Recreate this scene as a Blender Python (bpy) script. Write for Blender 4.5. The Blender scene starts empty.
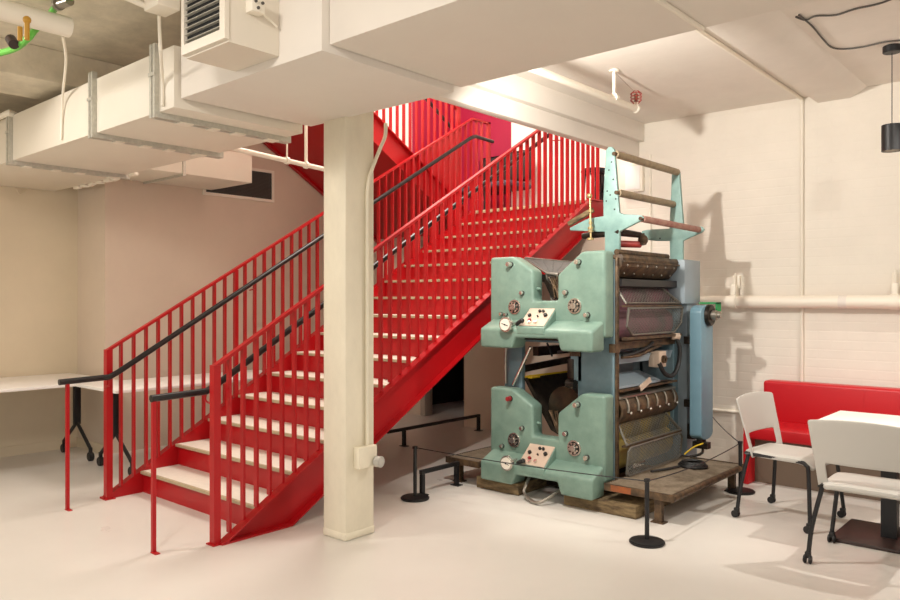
import bpy, bmesh, math, random
from mathutils import Vector, Matrix
random.seed(4)
PI = math.pi
sc = bpy.context.scene
COL = sc.collection

# ---------------------------------------------------------------- camera
H = 1.45; F = 755.0; YAW = math.atan2(662, F)
S_, C_ = math.sin(YAW), math.cos(YAW)
def ray(px, py):
    u = (px-450)/F; v = (300-py)/F
    return Vector((-S_+u*C_, C_+u*S_, v))
def onY(px, py, Y):
    r = ray(px, py); t = Y/r.y; return Vector((r.x*t, Y, H+r.z*t))
def onX(px, py, X):
    r = ray(px, py); t = X/r.x; return Vector((X, r.y*t, H+r.z*t))
def onZ(px, py, z):
    r = ray(px, py); t = (z-H)/r.z; return Vector((r.x*t, r.y*t, z))
cam = bpy.data.cameras.new('camera'); camo = bpy.data.objects.new('camera', cam); COL.objects.link(camo)
camo.location = (0, 0, H); camo.rotation_euler = (PI/2, 0, YAW)
cam.sensor_width = 36; cam.lens = F/900*36; cam.clip_start = .05; cam.clip_end = 100
sc.camera = camo

# ---------------------------------------------------------------- materials
def lin(c):
    return tuple(((x/255)/12.92 if x/255 <= .04045 else ((x/255+.055)/1.055)**2.4) for x in c)
def mat(name, rgb, rough=.5, metal=0., noise=0., nscale=8., bump=0., bscale=40., spec=.5, coat=0., dark=None, stretch=None):
    m = bpy.data.materials.new(name); m.use_nodes = True
    nt = m.node_tree; N = nt.nodes; L = nt.links
    b = N['Principled BSDF']; c = lin(rgb)
    b.inputs['Base Color'].default_value = (*c, 1); b.inputs['Roughness'].default_value = rough
    b.inputs['Metallic'].default_value = metal; b.inputs['Specular IOR Level'].default_value = spec
    b.inputs['Coat Weight'].default_value = coat
    tc = N.new('ShaderNodeTexCoord'); src = tc.outputs['Object']
    if stretch:
        mp = N.new('ShaderNodeMapping'); mp.inputs['Scale'].default_value = stretch
        L.new(src, mp.inputs['Vector']); src = mp.outputs['Vector']
    if noise > 0:
        t = N.new('ShaderNodeTexNoise'); t.inputs['Scale'].default_value = nscale; t.inputs['Detail'].default_value = 6
        t.inputs['Roughness'].default_value = .65
        L.new(src, t.inputs['Vector'])
        r = N.new('ShaderNodeValToRGB'); r.color_ramp.elements[0].position = .35; r.color_ramp.elements[1].position = .68
        d = lin(dark) if dark else tuple(x*(1-noise) for x in c)
        r.color_ramp.elements[0].color = (*d, 1); r.color_ramp.elements[1].color = (*c, 1)
        L.new(t.outputs['Fac'], r.inputs['Fac']); L.new(r.outputs['Color'], b.inputs['Base Color'])
    if bump > 0:
        t2 = N.new('ShaderNodeTexNoise'); t2.inputs['Scale'].default_value = bscale; t2.inputs['Detail'].default_value = 5
        L.new(src, t2.inputs['Vector'])
        bp = N.new('ShaderNodeBump'); bp.inputs['Strength'].default_value = bump; bp.inputs['Distance'].default_value = .01
        L.new(t2.outputs['Fac'], bp.inputs['Height']); L.new(bp.outputs['Normal'], b.inputs['Normal'])
    return m
def emit(name, rgb, s):
    m = bpy.data.materials.new(name); m.use_nodes = True
    b = m.node_tree.nodes['Principled BSDF']; b.inputs['Base Color'].default_value = (*lin(rgb), 1)
    b.inputs['Emission Color'].default_value = (*lin(rgb), 1); b.inputs['Emission Strength'].default_value = s
    return m

M = {}
M['red'] = mat('red_paint', (178, 12, 20), .38, noise=.08, nscale=5, spec=.45)
M['redcloth'] = mat('red_vinyl', (190, 14, 26), .4, bump=.08, bscale=90)
M['tread'] = mat('pale_stone_tread', (236, 228, 214), .45, noise=.08, nscale=30)
M['nosing'] = mat('tan_nosing', (188, 170, 138), .55, noise=.15, nscale=40)
M['black'] = mat('black_powder_coat', (22, 21, 22), .45)
M['rail'] = mat('dark_handrail', (38, 36, 36), .3, metal=.3)
M['wplaster'] = mat('left_plaster', (226, 211, 184), .75, noise=.05, nscale=2)
M['pinkwall'] = mat('warm_plaster', (222, 204, 184), .75, noise=.05, nscale=2)
M['drywall'] = mat('drywall_paint', (232, 224, 213), .7, noise=.03, nscale=3)
M['ceil'] = mat('ceiling_paint', (236, 229, 218), .8, noise=.06, nscale=3, bump=.15, bscale=12)
M['conc'] = mat('board_marked_concrete', (226, 216, 194), .85, noise=.22, nscale=5, bump=.3, bscale=14)
M['duct'] = mat('painted_duct', (232, 223, 207), .5, noise=.04, nscale=2)
M['flange'] = mat('duct_flange', (205, 202, 190), .3, metal=.25, noise=.2, nscale=40)
M['column'] = mat('painted_column', (238, 229, 206), .65, noise=.10, nscale=6, bump=.5, bscale=10, stretch=(1, 1, .5))
M['wpipe'] = mat('white_pipe_paint', (240, 232, 216), .45)
M['magenta'] = mat('magenta_wall', (160, 10, 58), .6)
M['upwhite'] = mat('upper_white_wall', (246, 240, 230), .7)
M['dark'] = mat('room_shade_tone', (46, 40, 36), .9)  # wall colour darkened to stand for the shade inside the room
M['door'] = mat('pale_door_frame', (176, 164, 150), .6)
M['grille'] = mat('grey_grille', (92, 88, 82), .7, noise=.2, nscale=60)
M['louver'] = mat('louver_gap_shade', (20, 20, 20), .9)
M['tealhi'] = mat('press_teal_enamel', (126, 152, 137), .4, noise=.14, nscale=7, dark=(108, 135, 122), bump=.05, bscale=60)
M['teal'] = mat('press_frame_blue', (118, 142, 150), .45, noise=.15, nscale=6, dark=(98, 124, 132))
M['tealplate'] = mat('upright_teal', (146, 180, 172), .45, noise=.12, nscale=8, dark=(124, 158, 152))
M['guard'] = mat('belt_guard_blue', (108, 142, 156), .4, noise=.1, nscale=5)
M['greybox'] = mat('grey_cover', (150, 164, 172), .45, noise=.1, nscale=5)
M['rust'] = mat('rusty_brown_steel', (112, 88, 62), .55, metal=.35, noise=.5, nscale=16, dark=(54, 42, 32))
M['grime'] = mat('oily_dark_steel', (62, 52, 42), .4, metal=.5, noise=.5, nscale=18, dark=(22, 18, 15))
M['steel'] = mat('bare_steel', (172, 166, 154), .3, metal=.8, noise=.25, nscale=20)
M['galv'] = mat('galvanised_mesh', (128, 124, 114), .45, metal=.5, noise=.3, nscale=20)
M['chrome'] = mat('chrome', (220, 216, 208), .18, metal=.9)
M['cream'] = mat('cream_enamel', (196, 174, 154), .5)
M['tan'] = mat('tan_roller', (168, 148, 118), .5, noise=.35, nscale=22)
M['pinkroller'] = mat('faded_pink_roller', (176, 138, 122), .5, noise=.35, nscale=14, dark=(150, 96, 84))
M['redtube'] = mat('red_tube', (176, 58, 50), .45, noise=.3, nscale=14)
M['magink'] = mat('magenta_inked_roller', (150, 92, 108), .4, noise=.4, nscale=4, dark=(98, 88, 88))
M['yelink'] = mat('yellow_inked_roller', (170, 146, 60), .4, noise=.6, nscale=4, dark=(84, 86, 84))
M['darkink'] = mat('dark_ink_roller', (58, 46, 30), .3, metal=.2, noise=.5, nscale=9, dark=(26, 20, 14))
M['yellow'] = mat('yellow_ink_edge', (206, 170, 24), .5)
M['meshdark'] = mat('dark_mesh', (74, 70, 64), .6)
M['wood'] = mat('grimy_timber', (142, 120, 84), .8, noise=.5, nscale=10, dark=(74, 58, 38), stretch=(1, 1, 4))
M['orange'] = mat('orange_rust', (160, 84, 34), .6, noise=.5, nscale=7, dark=(88, 62, 44))
M['green'] = mat('green_plastic', (30, 150, 80), .5)
M['hosegreen'] = mat('green_hose', (104, 190, 74), .45)
M['tagyellow'] = mat('amber_tag', (190, 140, 40), .5)
M['chair'] = mat('light_grey_plastic', (190, 186, 178), .45)
M['tabletop'] = mat('white_laminate', (244, 240, 234), .35)
M['brownmetal'] = mat('dark_brown_metal', (52, 36, 32), .4)
M['brass'] = mat('brass_rod', (190, 166, 118), .35, metal=.6)
M['bronzeplinth'] = mat('brown_plinth', (112, 94, 78), .6)
M['gaugeface'] = mat('gauge_face', (232, 226, 210), .4)
M['redknob'] = mat('red_knob', (150, 40, 44), .4)
M['rubber'] = mat('black_rubber', (28, 27, 26), .55)

def brick_mat():
    m = mat('painted_brick', (238, 230, 216), .6, noise=.05, nscale=3)
    nt = m.node_tree; N = nt.nodes; L = nt.links; b = N['Principled BSDF']
    tc = N.new('ShaderNodeTexCoord'); mp = N.new('ShaderNodeMapping'); mp.inputs['Rotation'].default_value = (PI/2, 0, 0)
    br = N.new('ShaderNodeTexBrick'); br.inputs['Scale'].default_value = 1; br.inputs['Brick Width'].default_value = .215
    br.inputs['Row Height'].default_value = .075; br.inputs['Mortar Size'].default_value = .008; br.inputs['Mortar Smooth'].default_value = .7
    br.inputs['Color1'].default_value = (1, 1, 1, 1); br.inputs['Color2'].default_value = (.8, .8, .8, 1); br.inputs['Mortar'].default_value = (0, 0, 0, 1)
    L.new(tc.outputs['Object'], mp.inputs['Vector']); L.new(mp.outputs['Vector'], br.inputs['Vector'])
    n = N.new('ShaderNodeTexNoise'); n.inputs['Scale'].default_value = 9; n.inputs['Detail'].default_value = 6
    L.new(tc.outputs['Object'], n.inputs['Vector'])
    mx = N.new('ShaderNodeMath'); mx.operation = 'MULTIPLY_ADD'; mx.inputs[1].default_value = 1.3
    L.new(n.outputs['Fac'], mx.inputs[0]); L.new(br.outputs['Color'], mx.inputs[2])
    bp = N.new('ShaderNodeBump'); bp.inputs['Strength'].default_value = .16; bp.inputs['Distance'].default_value = .006
    L.new(mx.outputs[0], bp.inputs['Height']); L.new(bp.outputs['Normal'], b.inputs['Normal'])
    return m
M['brick'] = brick_mat()
def floor_mat():
    m = mat('polished_pale_floor', (222, 216, 207), .28, noise=.05, nscale=1.1, spec=.5)
    nt = m.node_tree; N = nt.nodes; L = nt.links; b = N['Principled BSDF']
    n = N.new('ShaderNodeTexNoise'); n.inputs['Scale'].default_value = 2.5; n.inputs['Detail'].default_value = 5
    r = N.new('ShaderNodeMapRange'); r.inputs['To Min'].default_value = .22; r.inputs['To Max'].default_value = .42
    tc = N.new('ShaderNodeTexCoord'); L.new(tc.outputs['Object'], n.inputs['Vector'])
    L.new(n.outputs['Fac'], r.inputs['Value']); L.new(r.outputs['Result'], b.inputs['Roughness'])
    return m
M['floor'] = floor_mat()

# ---------------------------------------------------------------- mesh helpers
class MB:
    def __init__(s): s.bm = bmesh.new()
    def merge(s, t):
        me = bpy.data.meshes.new('t'); t.to_mesh(me); t.free(); s.bm.from_mesh(me); bpy.data.meshes.remove(me); return s
    def box(s, x0, x1, y0, y1, z0, z1, bev=0, seg=2, rot=None, pivot=None):
        t = bmesh.new(); bmesh.ops.create_cube(t, size=1)
        for v in t.verts:
            v.co = Vector((x0+(v.co.x+.5)*(x1-x0), y0+(v.co.y+.5)*(y1-y0), z0+(v.co.z+.5)*(z1-z0)))
        if bev: bmesh.ops.bevel(t, geom=t.edges[:], offset=bev, segments=seg, affect='EDGES', profile=.5)
        if rot is not None:
            p = Vector(pivot) if pivot else Vector(((x0+x1)/2, (y0+y1)/2, (z0+z1)/2))
            bmesh.ops.transform(t, matrix=Matrix.Translation(p) @ rot @ Matrix.Translation(-p), verts=t.verts)
        return s.merge(t)
    def prism(s, pts, d, bev=0, seg=2):
        # pts: list of 3D points (planar loop), extruded by vector d
        t = bmesh.new(); d = Vector(d)
        vs = [t.verts.new(p) for p in pts]; ws = [t.verts.new(Vector(p)+d) for p in pts]
        n = len(pts)
        t.faces.new(vs); t.faces.new(ws[::-1])
        for i in range(n): t.faces.new((vs[i], ws[i], ws[(i+1) % n], vs[(i+1) % n]))
        bmesh.ops.recalc_face_normals(t, faces=t.faces[:])
        if bev: bmesh.ops.bevel(t, geom=t.edges[:], offset=bev, segments=seg, affect='EDGES', profile=.5, clamp_overlap=True)
        return s.merge(t)
    def loft(s, A, B, bev=0, seg=2):
        t = bmesh.new(); vs = [t.verts.new(p) for p in A]; ws = [t.verts.new(p) for p in B]; n = len(A)
        t.faces.new(vs); t.faces.new(ws[::-1])
        for i in range(n): t.faces.new((vs[i], ws[i], ws[(i+1) % n], vs[(i+1) % n]))
        bmesh.ops.recalc_face_normals(t, faces=t.faces[:])
        if bev: bmesh.ops.bevel(t, geom=t.edges[:], offset=bev, segments=seg, affect='EDGES', profile=.5, clamp_overlap=True)
        return s.merge(t)
    def cyl(s, p0, p1, r, r2=None, seg=20, bev=0):
        p0, p1 = Vector(p0), Vector(p1); d = p1-p0
        t = bmesh.new(); bmesh.ops.create_cone(t, cap_ends=True, segments=seg, radius1=r, radius2=r if r2 is None else r2, depth=d.length)
        if bev: bmesh.ops.bevel(t, geom=[e for e in t.edges if e.calc_face_angle(0) > 1], offset=bev, segments=2, affect='EDGES')
        q = Vector((0, 0, 1)).rotation_difference(d.normalized()).to_matrix().to_4x4()
        bmesh.ops.transform(t, matrix=Matrix.Translation((p0+p1)/2) @ q, verts=t.verts)
        return s.merge(t)
    def ball(s, c, r, seg=12, sc_=(1, 1, 1)):
        t = bmesh.new(); bmesh.ops.create_uvsphere(t, u_segments=seg, v_segments=seg//2+2, radius=r)
        bmesh.ops.transform(t, matrix=Matrix.Translation(c) @ Matrix.Diagonal((*sc_, 1)), verts=t.verts)
        return s.merge(t)
    def tube(s, pts, r, seg=10, cap=True, smooth=0, rect=None):
        pts = [Vector(p) for p in pts]
        if smooth: pts = spline(pts, smooth)
        t = bmesh.new(); rings = []
        n = len(pts); up = None
        for i, p in enumerate(pts):
            if i == 0: tg = pts[1]-pts[0]
            elif i == n-1: tg = pts[-1]-pts[-2]
            else: tg = (pts[i+1]-p).normalized()+(p-pts[i-1]).normalized()
            tg.normalize()
            if up is None:
                a = Vector((0, 0, 1)) if abs(tg.z) < .9 else Vector((0, 1, 0))
                up = (a-tg*a.dot(tg)).normalized()
            else:
                up = (up-tg*up.dot(tg)).normalized()
            sd = tg.cross(up)
            k = 1.0
            if 0 < i < n-1:
                k = 1/max(.5, math.cos((pts[i+1]-p).angle(p-pts[i-1])/2))
            if rect:
                w, h = rect
                rings.append([t.verts.new(p+sd*a*w*k/2+up*b*h*k/2) for a, b in ((1, 1), (-1, 1), (-1, -1), (1, -1))])
            else:
                rings.append([t.verts.new(p+(sd*math.cos(2*PI*j/seg)+up*math.sin(2*PI*j/seg))*r*k) for j in range(seg)])
        m = len(rings[0])
        for a, b in zip(rings, rings[1:]):
            for j in range(m): t.faces.new((a[j], a[(j+1) % m], b[(j+1) % m], b[j]))
        if cap: t.faces.new(rings[0][::-1]); t.faces.new(rings[-1])
        bmesh.ops.recalc_face_normals(t, faces=t.faces[:])
        return s.merge(t)
    def grid(s, f, nu, nv, skip=None, thick=.0):
        t = bmesh.new(); V = [[t.verts.new(f(i/nu, j/nv)) for j in range(nv+1)] for i in range(nu+1)]
        for i in range(nu):
            for j in range(nv):
                if skip and skip(i, j): continue
                t.faces.new((V[i][j], V[i+1][j], V[i+1][j+1], V[i][j+1]))
        bmesh.ops.delete(t, geom=[v for v in t.verts if not v.link_faces], context='VERTS')
        bmesh.ops.recalc_face_normals(t, faces=t.faces[:])
        if thick: bmesh.ops.solidify(t, geom=t.faces[:], thickness=thick)
        return s.merge(t)
    def done(s, name, m, parent=None, ang=35, smooth=True):
        me = bpy.data.meshes.new(name)
        if parent is not None:
            o = parent.get('_w') if False else world_loc(parent)
            bmesh.ops.translate(s.bm, vec=-o, verts=s.bm.verts)
        else:
            if s.bm.verts:
                xs = [v.co for v in s.bm.verts]
                o = Vector((sum(v.x for v in xs)/len(xs), sum(v.y for v in xs)/len(xs), min(v.z for v in xs)))
                bmesh.ops.translate(s.bm, vec=-o, verts=s.bm.verts)
        s.bm.to_mesh(me); s.bm.free()
        me.materials.append(M[m] if isinstance(m, str) else m)
        if smooth:
            me.polygons.foreach_set('use_smooth', [True]*len(me.polygons)); me.set_sharp_from_angle(angle=math.radians(ang))
        ob = bpy.data.objects.new(name, me); COL.objects.link(ob)
        if parent is not None: ob.parent = parent
        else: ob.location = o
        return ob
def spline(P, n):
    out = []
    for i in range(len(P)-1):
        a = P[max(0, i-1)]; b = P[i]; c = P[i+1]; d = P[min(len(P)-1, i+2)]
        for k in range(n):
            t = k/n
            out.append(.5*((2*b)+(c-a)*t+(2*a-5*b+4*c-d)*t*t+(3*b-a-3*c+d)*t**3))
    out.append(P[-1]); return out
def world_loc(o):
    v = Vector((0, 0, 0))
    while o is not None: v += o.location; o = o.parent
    return v
def thing(name, label, cat, loc, group=None):
    o = bpy.data.objects.new(name, None); COL.objects.link(o); o.location = loc; o.empty_display_size = .1
    return tag(o, label, cat, group)
def tag(o, label, cat, group=None):
    o['label'] = label; o['category'] = cat
    if group: o['group'] = group
    return o
def struct(name, mb, m, ang=35, label=None, cat=None):
    o = mb.done(name, m, ang=ang); o['kind'] = 'structure'
    o['label'] = label or name.replace('_', ' '); o['category'] = cat or name.split('_')[0]
    return o
def dup(o, parent=None):
    c = o.copy(); COL.objects.link(c)
    if parent is not None: c.parent = parent
    for ch in list(o.children): dup(ch, c)
    return c

# ================================================================ SETTING
CZ = 3.12                     # ground floor ceiling height
WY = 6.60                     # back wall plane
WX = -7.10                    # side wall beside the stair
struct('floor', MB().box(-8.2, 5, -4, 8.6, -.1, 0), 'floor', label='pale polished floor of the ground level hall', cat='floor')
# ceilings (stairwell stays open above)
cb = MB(); cb.box(-3.5, 5, 3.0, WY+.2, CZ, CZ+.15); cb.box(-3.8, 5, -4, 3.0, CZ, CZ+.15)
struct('ceiling', cb, 'ceil', label='white painted ceiling over the right side of the hall', cat='ceiling')
cb = MB().box(-8.2, -3.8, -4, 3.15, CZ, CZ+.15)
struct('ceiling_concrete', cb, 'conc', label='bare concrete ceiling above the ducts', cat='ceiling')
# back wall of painted brick: right part full height, left part below the landing with a dark opening
struct('wall_back', MB().box(-3.66, 5, WY, WY+.25, 0, CZ+.15), 'brick', label='white painted brick wall behind the press and bench', cat='wall')
wb = MB(); wb.box(-5.59, -3.66, WY+.02, WY+.2, 0, 2.26); wb.box(WX, -6.48, WY+.3, WY+.45, 0, 2.26)
struct('wall_back_under_landing', wb, 'pinkwall', label='plastered wall below the stair landing', cat='wall')
struct('wall_back_room', MB().box(-7.3, -3.5, 8.35, 8.5, 0, 2.3).box(-7.1, -7.08, 7.06, 8.35, 0, 2.3).box(-5.2, -5.1, WY+.2, 8.35, 0, 2.3), 'dark', label='walls of the room behind the stair, coloured dark for shade', cat='wall')  # dark walls and side panels added to keep the opening in shade
df = MB(); df.box(-6.52, -6.44, WY+.27, WY+.40, 0, 2.2, .006)
struct('trim_1', df, 'door', label='pale door frame beside the dark opening under the stair', cat='trim')
# left walls
struct('wall_left', MB().box(-7.95, -7.70, -4, 3.19, 0, CZ+.1), 'wplaster', label='cream plaster wall at the far left behind the desks', cat='wall')
wl = MB(); wl.box(-7.95, WX, 3.19, 8.5, 0, 5.6)
struct('wall_left_stairwell', wl, 'pinkwall', label='warm plaster wall beside the red staircase', cat='wall')
bb = MB(); bb.box(-7.70, -7.685, -4, 3.19, 0, .09); bb.box(-7.70, WX, 3.178, 3.19, 0, .09)
struct('baseboard_left', bb, 'wplaster', label='cream baseboard along the left wall', cat='baseboard')
# upper level seen through the stairwell
um = MB(); um.box(-7.1, -6.09, 8.2, 8.35, 2.3, 5.6); um.box(-7.1, -7.08, 7.30, 8.2, 2.3, 5.6)
struct('wall_upper_magenta', um, 'magenta', label='magenta painted wall at the stair landing', cat='wall')
uw = MB(); uw.box(-6.09, -2.5, 8.2, 8.35, 2.3, 5.6); uw.box(-7.1, -7.08, 3.2, 7.30, 3.3, 5.6)
struct('wall_upper_white', uw, 'upwhite', label='bright white wall of the upper level', cat='wall')
struct('ceiling_upper', MB().box(-8, -2.4, 3.0, 8.5, 5.6, 5.7), 'upwhite', label='white ceiling of the upper level', cat='ceiling')
struct('wall_upper_front', MB().box(-8, -3.8, 3.0, 3.15, CZ+.15, 5.6), 'upwhite', label='white wall above the stairwell edge', cat='wall')
struct('wall_upper_right', MB().box(-3.53, -3.36, 3.15, 6.6, CZ+.15, 5.6), 'upwhite', label='white wall above the ceiling beam', cat='wall')
struct('floor_upper', MB().box(-3.86, -2.5, WY+.25, 8.2, 2.30, 2.455), 'upwhite', label='upper level floor beside the landing', cat='floor')
# beams
bm_ = MB(); bm_.box(-3.53, -3.33, 3.0, WY, 2.95, CZ+.01, .012); bm_.box(-3.475, -3.385, 3.0, WY, 2.815, 2.96, .010)
struct('ceiling_beam', bm_, 'drywall', label='stepped white beam beside the stairwell', cat='beam')
bm_ = MB(); bm_.prism([(-1.86, 3.0, CZ+.02), (-1.80, 3.0, 3.055), (-1.56, 3.0, 3.055), (-1.40, 3.0, CZ+.02)], (0, WY-3.0, 0))
struct('ceiling_beam_right', bm_, 'ceil', label='shallow white haunched beam above the bench', cat='beam')
bm_ = MB().box(-5.85, -5.3, -4, 3.15, 2.90, CZ, .01)
struct('ceiling_beam_concrete', bm_, 'conc', label='concrete beam above the left duct', cat='beam')
# column
cl = MB(); cl.box(-3.665, -3.455, 2.99, 3.225, 0, 2.7, .012)
cl.box(-3.669, -3.451, 2.986, 3.229, 0, .05, .012)
struct('column', cl, 'column', label='white painted square column in front of the stair', cat='column')
# bulkhead
bk = MB(); bk.box(-3.82, -2.62, 2.13, 3.02, 2.55, CZ, .003)
struct('ceiling_bulkhead', bk, 'drywall', label='lower boxed bulkhead resting over the column', cat='bulkhead')
bk = MB(); bk.box(-2.615, 4.5, 2.17, 3.07, 2.585, CZ, .003)
struct('ceiling_bulkhead_right', bk, 'drywall', label='long boxed bulkhead running to the right edge', cat='bulkhead')

# ================================================================ DUCTS AND CEILING SERVICES
d = thing('air_duct', 'long cream painted rectangular air duct with taped flanges under the left ceiling', 'duct', (-5.7, 2.5, 2.5))
MB().box(-7.69, -3.84, 2.10, 2.97, 2.5, 2.84, .004).done('duct_body', 'duct', d)
for x in (-6.24, -4.82, -4.03):
    f = MB()
    for (a, b) in ((-.03, -.006), (.006, .03)):
        f.prism([(x+a, 2.072, 2.88), (x+a, 2.072, 2.468), (x+a, 3.0, 2.468), (x+a, 3.0, 2.88), (x+a, 2.965, 2.88), (x+a, 2.965, 2.505), (x+a, 2.105, 2.505), (x+a, 2.105, 2.88)], (b-a, 0, 0))
    fo = f.done('flange', 'flange', d)
    for k in range(4):
        y = 2.2+k*.2+random.uniform(-.04, .04)
        t = MB(); t.box(x-.034, x+.034, y, y+random.uniform(.05, .09), 2.461, 2.469); t.done('tape', 'wpipe', fo)
    t = MB(); t.box(x-.034, x+.034, 2.066, 2.0735, 2.70, 2.72); t.done('tape', 'flange', fo)
for k in range(8):
    x = -7.25+k*.155; t = MB(); t.box(x, x+.11, 2.96, 3.0, 2.478, 2.503, .006, rot=Matrix.Rotation(.12*math.sin(k*2.3), 4, 'Y')); t.done('tape', 'wpipe', d)
d = thing('air_duct', 'short branch duct against the side wall below the grey grille', 'duct', (-6.7, 3.6, 2.6))
MB().box(WX+.005, -6.36, 3.0, 4.3, 2.6, 2.88, .004).done('duct_body', 'duct', d)
f = MB(); f.box(WX+.005, -6.345, 3.56, 3.585, 2.58, 2.90); f.done('flange', 'flange', d)
for k in range(7):
    x = -6.95+k*.1; fj = MB(); fj.box(x, x+.07, 3.02+.02*math.sin(k*2), 3.07, 2.575, 2.599, .004); fj.done('tape', 'wpipe', d)
# grille on side wall
g = thing('wall_grille', 'grey return air grille on the side wall above the stair', 'grille', (WX+.01, 4.6, 2.55))
gm = MB(); gm.box(WX, WX+.02, 4.2, 5.08, 2.545, 2.575); gm.box(WX, WX+.02, 4.2, 5.08, 2.87, 2.90); gm.box(WX, WX+.02, 4.2, 4.23, 2.575, 2.87); gm.box(WX, WX+.02, 5.05, 5.08, 2.575, 2.87)
gm.done('frame', 'wpipe', g)
gm = MB(); gm.box(WX+.001, WX+.005, 4.23, 5.05, 2.575, 2.87)
for k in range(20):
    z = 2.58+k*.0148; gm.box(WX+.004, WX+.016, 4.23, 5.05, z, z+.003, rot=Matrix.Rotation(.5, 4, 'Y'))
gm.done('louvers', 'grille', g)
# vent box on bulkhead
v = thing('vent_box', 'boxed supply vent with dark louvers on the bulkhead', 'vent', (-3.1, 1.98, 2.59))
bx = MB(); bx.prism([(-3.29, 1.86, 2.59), (-2.93, 1.86, 2.59), (-2.93, 1.86, 3.1), (-3.29, 1.86, 3.1)], (0, .268, 0)); bx.done('casing', 'duct', v)
fr = MB(); x0, x1, z0, z1 = -3.295, -2.925, 2.60, 2.98
for a in ((x0, x1, z0, z0+.045), (x0, x1, z1-.035, z1), (x0, x0+.024, z0+.045, z1-.035), (x1-.042, x1, z0+.045, z1-.035)): fr.box(a[0], a[1], 1.838, 1.86, a[2], a[3])
fr.done('vent_frame', 'duct', v)
lv = MB(); lv.box(x0+.02, x1-.04, 1.856, 1.8595, z0+.04, z1-.03); lv.done('shade_sheet', 'louver', v)  # near-black sheet on the closed casing stands for shade between the blades
lv = MB()
for k in range(10):
    z = z0+.06+k*.03; lv.box(x0+.024, x1-.042, 1.842, 1.856, z, z+.004, rot=Matrix.Rotation(-.2, 4, 'X'))
lv.done('louver_blades', 'flange', v)
e = thing('alarm_box', 'small white alarm box on the side of the vent box', 'alarm', (-2.93, 1.98, 2.75))
MB().box(-2.93, -2.875, 1.945, 2.015, 2.74, 2.80, .004).done('casing', 'wpipe', e)
a = MB()
for (y, z) in ((1.962, 2.785), (1.998, 2.785), (1.975, 2.758)): a.cyl((-2.876, y, z), (-2.868, y, z), .007, seg=10)
a.done('socket', 'grille', e)
tag(MB().tube([(-2.905, 2.02, 2.752), (-2.906, 2.07, 2.73), (-2.907, 2.1, 2.715)], .005).done('cable_stub', 'wpipe'), 'short white cable stub beside the alarm box', 'cable')
# upper left clutter
tag(MB().cyl((-4.33, -1.5, 2.955), (-4.33, 1.75, 2.955), .055, seg=28).done('round_pipe', 'wpipe'), 'thick white round pipe ending under the concrete ceiling', 'pipe')
tag(MB().tube([onZ(63, 36, 2.91), onY(66, 60, 1.9), onY(63, 92, 2.05), onY(62, 112, 2.085), onY(61, 140, 2.088)], .008, smooth=6).done('hanging_cable', 'wpipe'), 'white cable hanging from the round pipe end to the duct', 'cable')
hp = [(-12, 56, 2.86), (0, 53, 2.86), (16, 48, 2.85), (28, 38, 2.86), (36, 29, 2.93), (48, 18, 3.03), (55, 8, 3.04), (66, 0, 3.05), (80, -8, 3.05)]
tag(MB().tube([onZ(*p) for p in hp], .018, smooth=5).done('green_hose', 'hosegreen'), 'bright green hose looped around the round pipe', 'hose')
k = MB(); p = onZ(12, 42, 2.86); k.cyl(p+Vector((-.02, 0, .02)), p+Vector((.03, 0, -.02)), .028, seg=14)
tag(k.done('hose_coupling', 'brownmetal'), 'dark coupling at the lower left end of the green hose', 'coupling')
k = MB(); p = onZ(62, 2, 3.03); k.cyl(p+Vector((-.05, 0, 0)), p+Vector((.05, .02, 0)), .026, seg=14); k.cyl(p+Vector((-.06, 0, 0)), p+Vector((-.035, 0, 0)), .033, seg=14)
tag(k.done('hose_coupling', 'steel'), 'metal coupling on the green hose near the ceiling', 'coupling')
for (p, q, lb) in (((27, 20, 2.86), (30, 38, 2.86), 'taller amber tag hung from the green hose'), ((20, 27, 2.86), (20.5, 40, 2.86), 'shorter amber tag hung from the green hose')):
    A, B = onZ(*p), onZ(*q); B = Vector((A.x, A.y, A.z-.1 if p[0] == 27 else A.z-.07))
    k = MB(); k.cyl(A, B, .012, seg=10)
    if p[0] == 27: k.ball(A, .02)
    tag(k.done('hose_tag', 'tagyellow'), lb, 'tag')
b = thing('junction_box', 'white junction box hung under the concrete ceiling beside the vent box', 'box', (-3.9, 1.75, 2.96))
p = onZ(162, 11, 2.96)
MB().box(p.x-.075, p.x+.075, p.y-.06, p.y+.06, 2.96, 3.03, .004).done('casing', 'wpipe', b)
tag(MB().tube([(p.x-.08, p.y-.03, 2.99), (p.x-.09, p.y-.3, 3.03), (p.x-.1, p.y-1.6, 3.03)], .016).done('conduit_pipe', 'wpipe'), 'white conduit leading left from the hung junction box', 'conduit')
tag(MB().tube([onZ(159, 16, 2.96), onY(160.5, 50, 1.95), onY(162.5, 80, 2.08), onY(162.5, 106, 2.088)], .009, smooth=6).done('hanging_cable', 'wpipe'), 'white cable dropping from the hung junction box to the duct', 'cable')
# small elbow pipe far left
tag(MB().tube([onZ(-8, 120, 2.84), onZ(4, 115, 2.85), onZ(10, 113, 2.85), onZ(20, 117, 2.84)], .022, smooth=4).done('elbow_pipe', 'wpipe'), 'white elbow pipe resting on the duct at the far left', 'pipe')
p = onX(19, 188, -7.69)
tag(MB().tube([p+Vector((.02, -.03, .06)), p+Vector((.03, .03, .06)), p+Vector((.03, .05, 0)), p+Vector((.03, .0, -.06)), p+Vector((.03, -.03, -.02))], .006, smooth=5).done('wire_loop', 'wplaster'), 'small loose wire loop on the left wall under the duct', 'wire')
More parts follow.
